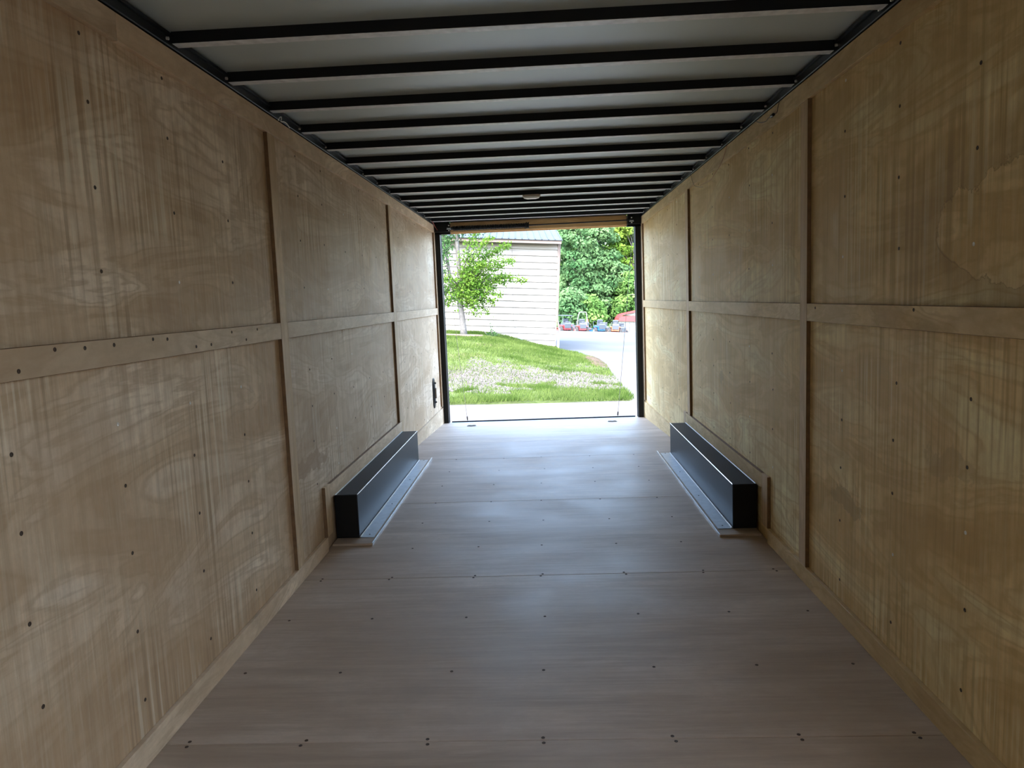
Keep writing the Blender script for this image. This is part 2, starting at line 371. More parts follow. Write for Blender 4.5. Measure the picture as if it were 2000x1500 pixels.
# ---- baseboards (the rear one deepens as the floor falls away)
for s, nm, mat, lb in ((-1, 'baseboard_left', 'board', 'pale plywood baseboard strip at the foot of the pinkish wall'), (1, 'baseboard_right', 'board_r', 'honey plywood baseboard strip at the foot of the stained wall')):
    xa, xb = sorted((s*(W-TH), s*(W-.0002)))
    e = empty(nm); tag(e, lb, 'baseboard', kind='structure')
    yb = 3.509 if s < 0 else 3.479
    box('board', mat, e, xa, xb, Y0 if s < 0 else SD1, yb, .0005, ZB, c=.001)
    MB().add([(xa, 5.576, .0005), (xb, 5.576, .0005), (xb, KNEE, .0005), (xa, KNEE, .0005), (xa, YE, ZR+.0005), (xb, YE, ZR+.0005),
              (xa, 5.576, .104), (xb, 5.576, .104), (xb, YE, .104-.02), (xa, YE, .104-.02), (xb, KNEE, .104), (xa, KNEE, .104)],
             [(0, 3, 2, 1), (3, 4, 5, 2), (6, 7, 10, 11), (11, 10, 8, 9), (0, 1, 7, 6), (4, 9, 8, 5), (0, 6, 11, 3), (3, 11, 9, 4), (1, 2, 10, 7), (2, 5, 8, 10)]).build('board', mat, e)

# ---- roof: thin skin on roof bows
ceil = box('ceiling', 'roof_skin', None, -1.13, 1.13, Y0-.04, YE+.06, 2.0345, 2.046)
tag(ceil, 'grey steel roof skin crossed by dark roof bows', 'ceiling', kind='structure')
RIB0, RIBD, RW = 2.314, .4055, .036
proto = MB().prism([(0, 2.0344), (0, 2.0015), (.0015, 2.0), (RW-.0015, 2.0), (RW, 2.0015), (RW, 2.0344)], 'x', -1.06, 1.06).build('roof_bow', 'bow', ceil)
proto.location.y = RIB0
pf = box('lower_flange', 'bow_face', proto, -1.058, 1.058, -.0005, RW+.002, 1.9985, 1.9998)
for i in list(range(-7, 0)) + list(range(1, 14)):
    c = copy_obj(proto, ceil, (0, RIB0+RIBD*i, 0)); copy_obj(pf, c)

# ---- black cove rails above the panelling, with bolts at every bow
for s, nm, lb in ((-1, 'trim_1', 'black steel rail under the roof edge above the pinkish wall'), (1, 'trim_2', 'black steel rail under the roof edge above the honey wall')):
    xa, xb = sorted((s*1.061, s*1.12))
    t = box(nm, 'black', None, xa, xb, Y0, YE, H+.0115, 2.034, c=.003); tag(t, lb, 'rail', kind='structure')
    lip = sorted((s*1.053, s*1.0605)); box('lip', 'black', t, lip[0], lip[1], Y0, YE, 2.016, 2.024)
    pb = MB().tube([(0, 0, 0), (-s*.007, 0, -.001), (-s*.008, 0, -.001)], [.005, .005, .003], 8).build('bolt', 'screw_light', t)
    fst = True
    for i in range(-4, 14):
        for dy in (-.022, .052):
            l = (s*1.0605, RIB0+RIBD*i+dy+random.uniform(-.01, .01), 2.006+random.uniform(-.004, .004))
            if fst: pb.location = l; fst = False
            elif random.random() < .8: copy_obj(pb, t, l)

# ---- rear doorway
door = empty('door_1', (0, YE, 0)); tag(door, 'black steel rear doorway frame with a pine header board', 'door frame', kind='structure')
def dbox(nm, mat, x0, x1, y0, y1, z0, z1, c=.002): return box(nm, mat, door, x0, x1, y0-YE, y1-YE, z0, z1, c=c)
for x0, x1 in ((-1.052, -1.004), (.996, 1.048)):
    p = dbox('post', 'black', x0, x1, YE-.01, YE+.07, ZR-.02, 1.905, c=.004)
    xi = x1 if x0 < 0 else x0; sg = 1 if x0 < 0 else -1
    box('door_seal', 'white_panel', p, min(xi, xi+sg*.006), max(xi, xi+sg*.006), .058, .072, ZR, 1.90)
for x0, x1 in ((-1.0715, -1.053), (1.049, 1.0715)):
    dbox('edge_strip', 'grey_strip', x0, x1, YE+.001, YE+.03, ZR, 1.90, c=.001)
dbox('header_board', 'pine', -.895, .915, YE-.005, YE+.03, 1.902, 2.0)
dbox('header_board', 'pine', -.895, .915, YE+.031, YE+.06, 1.89, 2.034)
dbox('header_beam', 'black', -1.06, 1.06, YE-.095, YE-.02, 2.001, 2.034)
for x0, x1 in ((-1.06, -.897), (.917, 1.06)):
    b = dbox('corner_box', 'black', x0, x1, YE-.06, YE+.07, 1.906, 2.0)
    dbox('corner_cap', 'black', x0, x1, YE-.01, YE+.06, 1.886, 1.9055)
dbox('sill_plate', 'galv', -1.0, .99, YE+.001, YE+.06, ZR-.03, ZR-.003)
dbox('hinge_strip', 'black', -.98, .97, YE+.061, YE+.075, ZR-.03, ZR+.008)

# ---- ramp lying outside, hung on two cables
RT, RB = (YE+.09, ZR-.03), (9.55, -.50)
ramp = empty('door_2', (0, RT[0], RT[1])); tag(ramp, 'lowered rear ramp door sloping to the concrete', 'ramp door', kind='structure')
dy, dz = RB[0]-RT[0], RB[1]-RT[1]
for i in range(8):
    x0 = -.97+i*.2425
    MB().add([(x0+.003, 0, -.03), (x0+.2395, 0, -.03), (x0+.2395, dy, dz-.03), (x0+.003, dy, dz-.03), (x0+.003, 0, 0), (x0+.2395, 0, 0), (x0+.2395, dy, dz), (x0+.003, dy, dz)],
             [(0, 3, 2, 1), (4, 5, 6, 7), (0, 1, 5, 4), (1, 2, 6, 5), (2, 3, 7, 6), (3, 0, 4, 7)]).build('plank', 'ply_floor', ramp)
for s, xt, xb_, lb in ((-1, -.975, -.93, 'thin steel ramp cable hanging beside the left door post'), (1, .985, .885, 'thin steel ramp cable hanging beside the right door post')):
    yb = 9.05; zb = RT[1]+dz*(yb-RT[0])/dy
    e = empty('ramp_cable', (xb_, yb, zb)); tag(e, lb, 'cable')
    a = Vector((xt-xb_, YE+.03-yb, 1.93-zb)); pts = [a*t+Vector((0, 0, -.03*math.sin(math.pi*t))) for t in [i/12 for i in range(13)]]
    MB().tube(pts, .0022, 6).build('cable', 'cable', e)
    q = a*.06; MB().tube([q, q+a*.02], .008, 6).build('clamp', 'black', e)
    MB().box(-.02, .02, -.02, .02, .0, .02).build('anchor', 'galv', e)

# ---- ramp spring above the doorway
sp_ = empty('ramp_spring', (0, 7.735, 1.937)); tag(sp_, 'black coiled ramp spring with thin rod in front of the pine header', 'spring')
pts = []; n = 46*10
for i in range(n+1):
    t = i/n; x = -.86+.765*t; a = t*46*2*math.pi; R_ = .0215 + (.008 if t > .965 else 0)
    pts.append((x, R_*math.cos(a), R_*math.sin(a)))
MB().tube(pts, .0062, 5).build('coil', 'black', sp_, smooth=True)
MB().tube([(-.88, 0, 0), (-.09, 0, 0)], .0165, 12).build('sleeve', 'black_rough', sp_)
MB().tube([(-.098, 0, 0), (-.085, 0, 0), (-.082, 0, 0)], [.026, .032, .032], 14).build('end_cone', 'black', sp_)
MB().tube([(-.09, 0, 0), (.95, 0, .008)], .0062, 8).build('rod', 'black', sp_)
for x in (-.9, .955):
    b = MB().box(x-.012, x+.012, -.012, .003, -.03, .045, c=.002).build('bracket', 'black', sp_)
    for zz in (-.018, .030): MB().tube([(x, -.012, zz), (x, -.018, zz), (x, -.020, zz)], [.007, .007, .004], 6).build('bolt', 'screw_light', b)
    MB().tube([(x-.02, -.005, 0), (x+.02, -.005, 0)], .011, 10).build('bearing', 'galv', b)

# ---- wheel boxes
def wheel_box(s, label):
    e = empty('wheel_box', (s*W, 4.58, 0)); tag(e, label, 'wheel box', 'wheel boxes along the side walls')
    X = lambda d: -s*d                                   # distance from the wall
    def bx(nm, mat, d0, d1, y0, y1, z0, z1, c=0, par=e): return box(nm, mat, par, min(X(d0), X(d1)), max(X(d0), X(d1)), y0-4.58, y1-4.58, z0, z1, c=c)
    bx('filler_strip', 'ply_floor', .012, .212, 3.585, 5.565, .0005, .0115, c=.001)
    b = bx('body', 'steel_black', .012, .128, 3.675, 5.515, .0125, .238, c=.003)
    bx('end_cap', 'black', .0125, .126, 3.672, 3.6745, .014, .236)
    f = bx('flange', 'galv', .129, .200, 3.676, 5.52, .0118, .0138)
    def bead(nm, d, z, y0, y1, r, mat='bead', par=e): return MB().tube([(X(d), y-4.58, z) for y in (y0, (y0+y1)/2, y1)], r, 6).build(nm, mat, par)
    bead('sealant_bead', .0145, .2385, 3.68, 5.51, .0035)
    bead('edge_highlight_strip', .1275, .2375, 3.68, 5.51, .0022, 'bright')
    bead('sealant_bead', .1315, .0155, 3.68, 5.51, .0035)
    ang = bx('edge_angle', 'bright', .2125, .216, 3.585, 5.60, .0005, .0145)
    for y in (3.62, 4.2, 4.8, 5.4): bx('flange_screw', 'screw_dark', .165, .172, y+.1, y+.107, .0138, .0152)
    return e
wheel_box(-1, 'black steel wheel box along the pinkish plywood wall')
wheel_box(1, 'black steel wheel box along the stained honey plywood wall')

# ---- ceiling dome light
dl = empty('dome_light', (-.028, RIB0+RIBD*9+.018, 2.0)); tag(dl, 'small oblong white dome light under a roof bow', 'light')
def oval(rx, ry, z, n=24): return [(rx*math.copysign(abs(math.cos(2*math.pi*i/n))**.6, math.cos(2*math.pi*i/n)), ry*math.copysign(abs(math.sin(2*math.pi*i/n))**.7, math.sin(2*math.pi*i/n)), z) for i in range(n)]
def loft(mb, rings):
    n = len(rings[0]); mb.add([p for r in rings for p in r], [(i*n+k, i*n+(k+1) % n, (i+1)*n+(k+1) % n, (i+1)*n+k) for i in range(len(rings)-1) for k in range(n)] + [tuple(range(n)), tuple((len(rings)-1)*n+k for k in range(n))]); return mb
loft(MB(), [oval(.070, .04, -.0003), oval(.072, .042, -.012), oval(.070, .04, -.0135)]).build('base', 'tan_plastic', dl)
loft(MB(), [oval(.066, .037, -.0137), oval(.06, .032, -.024), oval(.04, .02, -.030), oval(.01, .005, -.031)]).build('lens', 'lens', dl, smooth=True)

# ---- oblong black plate low on the left wall by the door
vp = empty('wall_plate', (-W, 7.27, .305)); tag(vp, 'oblong black plate with tan block low on the wall beside the door post', 'wall plate')
def stadium(w, h, x, n=10): return [(x, w*math.cos(t), (h-w)+w*math.sin(t)) for t in [math.pi*i/n for i in range(n+1)]] + [(x, w*math.cos(t), -(h-w)+w*math.sin(t)) for t in [math.pi+math.pi*i/n for i in range(n+1)]]
loft(MB(), [stadium(.062, .150, .0003), stadium(.062, .150, .006), stadium(.056, .144, .010)]).build('plate', 'steel_black', vp)
loft(MB(), [stadium(.030, .105, .0102), stadium(.027, .10, .016)]).build('recess', 'black_rough', vp)
MB().box(.0162, .030, -.010, .024, -.05, .05, c=.002).build('block', 'tan_plastic', vp)
for zz in (-.088, .1): MB().tube([(.01, 0, zz), (.028, 0, zz), (.029, 0, zz)], [.008, .008, .005], 8).build('stud', 'black', vp)

# ---- flat tie rings on the floor before the sill
for x, lb in ((-.73, 'small wire tie ring on the floor before the left door post'), (.69, 'small wire tie ring on the floor before the right door post')):
    y = 7.47; z = fz(y)
    e = empty('tie_ring', (x, y, z)); tag(e, lb, 'tie ring'); e.rotation_euler = (math.atan2(ZR, YE-KNEE), 0, 0)
    lp = [(.045*math.copysign(abs(math.cos(t))**.4, math.cos(t)), .028*math.copysign(abs(math.sin(t))**.4, math.sin(t)), .0045) for t in [2*math.pi*i/24 for i in range(25)]]
    MB().tube(lp, .004, 6, cap=False).build('ring', 'galv', e); MB().box(-.012, .012, -.035, -.022, .0003, .010, c=.001).build('clip', 'galv', e)

# ---- loose wires
def wire(name, pts, r, mat, label, extra=None):
    base = Vector(pts[0]); o = MB()
    P_ = [Vector(p)-base for p in pts]; sm = []
    for i in range(len(P_)-1):
        p0, p1, p2, p3 = P_[max(i-1, 0)], P_[i], P_[i+1], P_[min(i+2, len(P_)-1)]
        for j in range(5):
            t = j/5; sm.append(.5*((2*p1)+(p2-p0)*t+(2*p0-5*p1+4*p2-p3)*t*t+(3*p1-p0-3*p2+p3)*t**3))
    sm.append(P_[-1]); e = empty(name, base); tag(e, label, 'wire')
    MB().tube(sm, r, 6).build('strand', mat, e)
    return e, base
xr = W-TH-.006
e, b = wire('loose_wire', [(xr, y, z) for y, z in ((3.274, 1.985), (3.305, 1.958), (3.318, 1.938), (3.37, 1.937), (3.445, 1.942), (3.48, 1.937), (3.575, 1.953), (3.671, 1.985))], .0016, 'wire_dark', 'dark looped wire with a black connector on the top rail near the viewer')
loft(MB(), [[(-.004+r*math.cos(t), 3.37-b.y+dy_, 1.937-b.z+r*math.sin(t)) for t in [2*math.pi*i/10 for i in range(10)]] for r, dy_ in ((.003, -.02), (.007, -.014), (.007, .014), (.003, .02))]).build('connector', 'black', e)
wire('loose_wire', [(xr, y, z) for y, z in ((4.174, 1.985), (4.238, 1.936), (4.304, 1.907), (4.372, 1.888), (4.466, 1.871), (4.598, 1.852), (4.886, 1.864))], .0013, 'wire_red', 'long thin reddish wire drooping over the top rail mid wall')
wire('loose_wire', [(xr, y, z) for y, z in ((5.188, 1.985), (5.076, 1.898), (4.948, 1.864), (4.797, 1.842))], .0013, 'wire_dark', 'short thin dark wire hanging nearest the door on the honey wall')
wire('loose_wire', [(-W+TH+.006, y, z) for y, z in ((3.197, 1.977), (3.215, 1.992), (3.236, 2.0), (3.238, 1.992), (3.231, 1.98), (3.261, 1.986), (3.295, 1.988), (3.318, 1.984), (3.335, 1.977))], .0022, 'wire_white', 'pale looped wire poking out above the pinkish wall')
wire('loose_wire', [(-1.045, 7.56, 2.0), (-1.045, 7.66, 1.985), (-1.04, 7.70, 1.965), (-1.03, 7.725, 1.945), (-1.02, 7.735, 1.925)], .003, 'wire_red', 'red wire running into the black corner above the left door post')

# ================================================================ OUTDOORS (outdoor frame: x right, y away, z up from eye level)
def zg(y):   # pavement height
    return -1.69 - .0225*max(0, y-20.5)
def lawn_h(x, y):
    t = min(1, max(0, (x+1.1)/3.1)); f = 1 - t*t*(3-2*t); g_ = min(1, max(0, (y-14.5)/7.5)); g_ = g_*g_*(3-2*g_)
    return -1.66 + .45*f*g_ - .0225*max(0, y-24)*(1-f) + .03*noise.noise(Vector((x*.9, y*.9, 3)))
def drive_edge(y):
    pts = [(11, 2.15), (12.5, 2.22), (12.9, 2.26), (15.57, 2.35), (19.2, 2.62), (21, 2.5), (23.5, 2.22), (25.2, 1.75), (26, 1.72), (40, 1.72)]
    for (a, xa), (b, xb) in zip(pts[:-1], pts[1:]):
        if y <= b: return xa+(xb-xa)*max(0, (y-a))/(b-a)
    return pts[-1][1]
def front_y(x): return 11.72+.355*x
base = OUT
gr = MB().box(-70, 90, 62.6, 220, -5.2, -4.2)
gr.add([(-70, 62, -2.66), (90, 62, -2.66), (90, 68, -3.30), (-70, 68, -3.30), (90, 86, -3.7), (-70, 86, -3.7), (90, 220, -4.1), (-70, 220, -4.1)], [(0, 1, 2, 3), (3, 2, 4, 5), (5, 4, 6, 7)])
o = gr.build('ground', 'far_ground', mw=base); tag(o, 'grassy ground falling away beyond the car park', 'ground', kind='structure')
pv = MB().box(-70, 90, -30, 20.49, -1.95, -1.80).build('pavement', 'concrete', mw=base); tag(pv, 'pale concrete drive and grey car park outside', 'pavement', kind='structure')
for x0, x1 in ((-40, -8.02), (-8, 7.98), (8.0, 40)):
    MB().box(x0, x1, -25, 20.48, -1.82, -1.69).build('slab', 'concrete', pv)
MB().add([(-70, 20.52, -1.95), (90, 20.52, -1.95), (90, 62.5, -2.9), (-70, 62.5, -2.9), (-70, 20.52, zg(20.5)), (90, 20.52, zg(20.5)), (90, 62.5, zg(62.5)), (-70, 62.5, zg(62.5))],
         [(0, 3, 2, 1), (4, 5, 6, 7), (0, 1, 5, 4), (1, 2, 6, 5), (2, 3, 7, 6), (3, 0, 4, 7)]).build('lot_surface', 'asphalt', pv)

# lawn
mb = MB(); NX, NY = 60, 70
def lawn_pt(i, j):
    t = j/NY; sx = i/NX; yr = 11.3+t*18
    x1 = drive_edge(yr) + .06*noise.noise(Vector((0, yr*2, 1))); x = -12 + (x1+12)*(sx**.6)
    f_ = front_y(x); y = f_ + t*(30-f_) + .05*noise.noise(Vector((x*2.5, 5, 0)))*(1-t)
    x1 = drive_edge(y); x = -12 + (x1+12)*(sx**.6)
    return x, y
for j in range(NY+1):
    for i in range(NX+1):
        x, y = lawn_pt(i, j); z = lawn_h(x, y)
        if i == NX or j == 0: z = zg(y)-.02
        mb.v.append((x, y, z))
for j in range(NY):
    for i in range(NX):
        a = j*(NX+1)+i; mb.f.append((a, a+1, a+NX+2, a+NX+1))
lw = mb.build('lawn', 'soil', mw=base, smooth=True); tag(lw, 'grassy bank rising towards the cream building', 'lawn', kind='structure')
def gravel_at(x, y):
    q = y-.30*x + 3.0*noise.noise(Vector((x*.5, y*.5, 8))) + 2.2*noise.noise(Vector((x*2.1, y*1.6, 5)))
    return q
# grass blades
def lies_on_lawn(x, y): return x < drive_edge(y)-.04 and y > front_y(x)+.05
mb = MB(); cnt = 0
while cnt < 70000:
    y = 11.2 + 15*random.random()**1.35; x = random.uniform(-3.2, 2.75)
    if x < -.135*y-.6 or not lies_on_lawn(x, y) or y > 25.9: continue
    q = gravel_at(x, y); d = 1.0
    if 13.7 < q < 17.0: d = .20
    elif 17.0 <= q < 18.4: d = .55
    d *= .45+.9*max(0, .5+noise.noise(Vector((x*1.3, y*1.3, 2))))
    if random.random() > d: continue
    h = random.uniform(.03, .085)*(1.25 if y < 14 else 1); w = random.uniform(.004, .008)*(1+max(0, y-13)*.05); a = random.uniform(0, math.pi); z = lawn_h(x, y)-.006
    lx, ly = random.uniform(-.6, .6)*h, random.uniform(-.6, .6)*h; o_ = len(mb.v)
    mb.v += [(x-w*math.cos(a), y-w*math.sin(a), z), (x+w*math.cos(a), y+w*math.sin(a), z), (x+lx, y+ly, z+h)]; mb.f.append((o_, o_+1, o_+2)); cnt += 1
o = mb.build('grass', 'grass', mw=base); tag(o, 'short bright green lawn grass on the bank outside', 'grass', kind='stuff')
# gravel stones
mb = MB(); cnt = 0
while cnt < 9000:
    y = random.uniform(12.8, 18.6); x = random.uniform(-3.0, 2.5)
    if not lies_on_lawn(x, y): continue
    q = gravel_at(x, y)
    if not (13.8 < q < 17.2) or random.random() > (1 if q < 16 else .35): continue
    r = random.uniform(.010, .032); z = lawn_h(x, y)+r*.15; o_ = len(mb.v)
    t0 = random.uniform(0, 6.28); sq = random.uniform(.5, 1)
    mb.v += [(x+r*random.uniform(.7, 1.2)*math.cos(t0+k_*1.571), y+r*sq*math.sin(t0+k_*1.571), z+random.uniform(-.2, .2)*r) for k_ in range(4)] + [(x, y, z+r*.6), (x, y, z-r*.5)]
    mb.f += [(o_+k_, o_+(k_+1) % 4, o_+4) for k_ in range(4)] + [(o_+(k_+1) % 4, o_+k_, o_+5) for k_ in range(4)]; cnt += 1
o = mb.build('gravel', 'stone', mw=base); tag(o, 'pale gravel strewn in a band across the lawn', 'gravel', kind='stuff')
# bare dirt at the lawn edge beside the drive
mb = MB(); n = 20
cxd, cyd = 2.36, 20.4
ring = [(cxd+.30*math.cos(t)*(1+.25*noise.noise(Vector((math.cos(t)*2, math.sin(t)*2, 4)))), cyd+2.3*math.sin(t)) for t in [2*math.pi*i/n for i in range(n)]]
vs = [(x, y, -1.69) for x, y in ring] + [(cxd+(x-cxd)*.75, cyd+(y-cyd)*.75, lawn_h(x, y)+.015) for x, y in ring] + [(cxd+(x-cxd)*.3, cyd+(y-cyd)*.3, lawn_h(cxd, y)+.03+.03*random.random()) for x, y in ring]
mb.add(vs, [(i+r*n, (i+1) % n+r*n, (i+1) % n+(r+1)*n, i+(r+1)*n) for r in range(2) for i in range(n)] + [tuple(range(2*n, 3*n))])
o = mb.build('dirt_mound', 'dirt', mw=base, smooth=True); tag(o, 'low heap of bare brown dirt at the lawn edge by the drive', 'dirt')

# ---- cream building
BX0, BX1, BY, BZ0, BZ1 = -9.0, 1.655, 26.0, -1.85, 1.93
bd = empty('building', (BX1, BY, -1.73), out=True); tag(bd, 'cream sided building with a blue grey metal roof beyond the lawn', 'building')
def bb(nm, mat, x0, x1, y0, y1, z0, z1, c=0.0, par=bd): return box(nm, mat, par, x0-BX1, x1-BX1, y0-BY, y1-BY, z0+1.73, z1+1.73, c=c)
bb('wall', 'siding', BX0, BX1-.02, BY+.06, BY+9, BZ0, BZ1)
ch = .2225; z = -1.90; nb = 0
while z < BZ1-.02:   # lapped siding: each course tips out at its foot
    z1 = min(z+ch, BZ1)
    MB().add([(BX0-BX1, .055, z1+1.73), (-.012, .055, z1+1.73), (-.012, .0, z+1.7415), (BX0-BX1, .0, z+1.7415), (BX0-BX1, .034, z+1.733), (-.012, .034, z+1.733), (BX0-BX1, .06, z1+1.73), (-.012, .06, z1+1.73), (BX0-BX1, .06, z+1.73), (-.012, .06, z+1.73)],
             [(0, 1, 2, 3), (3, 2, 5, 4), (0, 6, 7, 1), (4, 5, 9, 8), (6, 8, 9, 7), (1, 7, 9, 5, 2), (0, 3, 4, 8, 6)]).build('siding_board', 'siding', bd)
    z = z1
bb('corner_trim', 'brown_trim', BX1-.012, BX1+.035, BY-.012, BY+.06, BZ0, BZ1)
bb('fascia', 'brown_trim', BX0, BX1+.08, BY-.38, BY-.34, 1.84, 1.955)
bb('soffit', 'brown_trim', BX0, BX1+.05, BY-.34, BY+.05, 1.90, 1.93)
SL = .70/3.9; RY0, RY1, RZ = BY-.42, BY+4.8, 1.958
mb = MB(); rz1 = RZ+SL*(RY1-RY0)
mb.add([(BX0-BX1-.3, RY0-BY, RZ+1.73), (.115, RY0-BY, RZ+1.73), (.115, RY1-BY, rz1+1.73), (BX0-BX1-.3, RY1-BY, rz1+1.73), (BX0-BX1-.3, RY1+5-BY, RZ+1.73), (.115, RY1+5-BY, RZ+1.73)], [(0, 1, 2, 3), (3, 2, 5, 4)])
mb.add([(BX0-BX1-.3, RY0-BY, RZ+1.71), (.115, RY0-BY, RZ+1.71), (.115, RY1-BY, rz1+1.71), (BX0-BX1-.3, RY1-BY, rz1+1.71), (BX0-BX1-.3, RY1+5-BY, RZ+1.71), (.115, RY1+5-BY, RZ+1.71)], [(0, 3, 2, 1), (3, 4, 5, 2), ])
rf = mb.build('roof', 'roof_blue', bd)
L_ = math.hypot(RY1-RY0, rz1-RZ)
pr = MB().add([(-.022, 0, 0), (.022, 0, 0), (.022, RY1-RY0, rz1-RZ), (-.022, RY1-RY0, rz1-RZ), (-.012, -.004, .028), (.012, -.004, .028), (.012, RY1-RY0, rz1-RZ+.028), (-.012, RY1-RY0, rz1-RZ+.028)],
              [(4, 5, 6, 7), (0, 1, 5, 4), (1, 2, 6, 5), (2, 3, 7, 6), (3, 0, 4, 7)]).build('roof_rib', 'roof_blue', rf)
pr.location = (.09, RY0-BY, RZ+1.7305)
for i in range(1, 46): copy_obj(pr, rf, (.09-.225*i, RY0-BY, RZ+1.7305))
# wire, utility box, downspout on its front
e = empty('wall_cable', (.36, BY-.012, -1.25), out=True); tag(e, 'thin grey cable running down the cream siding to a box', 'cable')
MB().tube([(x-.36, -.006, z+1.25) for x, z in ((.063, 1.9), (.09, 1.1), (.12, .37), (.155, -.2), (.187, -.69), (.2, -.9), (.268, -1.05), (.36, -1.24))], .006, 6).build('strand', 'cable', e)
e = empty('utility_box', (.446, BY-.08, -1.478), out=True); tag(e, 'pale blue grey utility box low on the cream siding', 'utility box')
MB().box(-.10, .10, -.06, .075, .0, .225, c=.01).build('case', 'util', e); MB().box(-.085, .085, -.066, -.061, .015, .21).build('cover', 'util', e)
for z in (.05, .11): MB().tube([(-.10, 0, z), (-.26, 0, z), (-.32, 0, z-.10)], .018, 8).build('pipe', 'white_pipe', e)
MB().tube([(-.17, .0, .15), (-.24, 0, -.16)], .012, 6).build('pipe', 'white_pipe', e)
e = empty('downspout', (1.765, BY+.02, -1.75), out=True); tag(e, 'downspout at the building corner, brown above and white below', 'downspout')
MB().tube([(-.055, .0, 3.62), (-.055, 0, 1.15), (-.045, 0, 1.0), (.02, 0, .62), (.04, 0, .52)], .028, 6).build('upper_pipe', 'brown_trim', e)
MB().tube([(0, 0, .0), (0, 0, .57)], .04, 10).build('lower_pipe', 'white_pipe', e)

# ---- timber and weeds at the bank top
zt = lawn_h(-1.3, 22.5)
e = empty('landscape_timber', (-1.32, 22.5, zt), rz=0, out=True); tag(e, 'dark weathered timber lying at the foot of the small tree', 'timber')
MB().prism([(-.045, .0), (.045, 0), (.06, .02), (.06, .055), (.04, .07), (-.04, .07), (-.06, .055), (-.06, .02)], 'x', -.62, .57).build('beam', 'timber', e)
for x in (-.4, .35): MB().tube([(x, 0, .065), (x, 0, .074), (x, 0, .076)], [.012, .012, .006], 6).build('spike', 'black', e)

def leaf_quad(mb, c, size, nrm=None, elong=1.8):
    a = Vector((random.gauss(0, 1), random.gauss(0, 1), random.gauss(0, 1))).normalized()
    n = nrm if nrm is not None else Vector((random.gauss(0, 1), random.gauss(0, 1), random.gauss(0, 1))).normalized()
    u = (a - n*a.dot(n))
    if u.length < 1e-4: return
    u.normalize(); w = n.cross(u); o_ = len(mb.v); c = Vector(c)
    mb.v += [tuple(c-u*size*elong*.5), tuple(c+w*size*.5), tuple(c+u*size*elong*.5), tuple(c-w*size*.5)]; mb.f.append((o_, o_+1, o_+2, o_+3))
# weed shrub
zw = lawn_h(-.45, 23.2)
e = empty('weed_shrub', (-.45, 23.2, zw), out=True); tag(e, 'sparse leafy weed growing before the cream siding', 'shrub')
sm = MB(); lm = MB()
for i in range(13):
    an = random.uniform(-1.1, 1.1); ln = random.uniform(.16, .34) if i else .45
    p = [Vector((math.sin(an)*ln*t, random.uniform(-.04, .04)*t, .02+math.cos(an)*ln*t*.8)) for t in (0, .4, .8, 1)]
    if i == 0: p = [Vector((-.12*t, 0, .45*t)) for t in (0, .4, .8, 1)]
    MB().tube(p, [.008, .006, .004, .002], 5).build('stem', 'bark', e)
    for j in range(16):
        t = random.uniform(.25, 1); leaf_quad(lm, p[0].lerp(p[-1], t)+Vector((random.gauss(0, .03), random.gauss(0, .03), random.gauss(0, .02))), .035)
sm.tube([(-.12, 0, .03), (-.3, .02, .2), (-.42, .02, .27)], [.012, .009, .004], 5)
sm.build('stem', 'bark', e); lm.build('foliage', 'leaf_hang', e)

# ---- small tree in front of the building
tx, ty = -1.37, 23.0; tz = lawn_h(tx, ty)-.02
e = empty('small_tree', (tx, ty, tz), out=True); tag(e, 'small tree with pale grey trunk and sprays of bright green leaves', 'tree')
def T(x, z, y=0): return Vector((x-tx, y, z-tz))
MB().tube([T(-1.34, tz-.05), T(-1.37, -.98), T(-1.42, -.6), T(-1.47, -.3), T(-1.50, -.05)], [.125, .10, .092, .088, .085], 12).build('trunk', 'bark', e, smooth=True)
MB().tube([T(-1.50, -.1), T(-1.50, .4), T(-1.55, 1.0), T(-1.62, 1.66), T(-1.68, 2.3), T(-1.72, 3.0), T(-1.8, 3.8)], [.075, .068, .064, .06, .055, .05, .03], 10).build('stem', 'bark', e, smooth=True)
MB().tube([T(-1.50, -.12), T(-1.70, .25, .1), T(-1.82, .6, .15), T(-1.95, 1.3, .2), T(-2.1, 2.1, .25), T(-2.3, 3.0, .3)], [.06, .055, .05, .045, .04, .02], 10).build('stem', 'bark', e, smooth=True)
tips = [(.52, .52), (.05, .62), (.08, 1.10), (-.05, 1.60), (-.40, 1.40), (-.60, 1.75), (-.25, .95), (-.15, .45), (-.25, .05), (-.45, -.20), (-.62, -.50), (-.95, -.55),
        (-1.0, 1.95), (-1.15, 1.2), (-.8, 1.0), (-.6, .6), (-.8, .2), (-1.0, -.2), (-1.2, -.3), (-1.9, -.25), (-2.05, .1), (-1.95, .5), (-1.75, -.05), (-1.1, .6), (-1.3, .8), (-.9, .75), (-.45, .3)]
bm_ = MB(); lm = MB()
for (x, z) in tips:
    st = T(-1.49, random.uniform(-.1, .35)); en = T(x, z, random.uniform(-.7, .6)); dro = .16*(en-st).length
    pts = [st.lerp(en, t)+Vector((0, 0, dro*math.sin(math.pi*t)*.9)) for t in (0, .2, .4, .6, .8, 1)]
    MB().tube(pts, [.022, .018, .014, .010, .007, .003], 5).build('branch', 'bark', e)
    L_ = (en-st).length
    for j in range(int(190*L_)+70):
        t = random.uniform(.22, 1.02); i = min(4, int(t*5)); c = pts[i].lerp(pts[i+1], min(1, t*5-i)); sp = .19*(1.12-t)+.035
        leaf_quad(lm, c+Vector((random.gauss(0, sp), random.gauss(0, sp), random.gauss(-.02, sp*.75))), random.uniform(.028, .052), elong=2.1)
for j in range(900):
    c = T(-1.2, .15); leaf_quad(lm, c+Vector((random.gauss(0, .30), random.gauss(0, .3), random.gauss(0, .27))), random.uniform(.035, .065), elong=2.0)
lm.build('foliage', 'leaf_near', e)
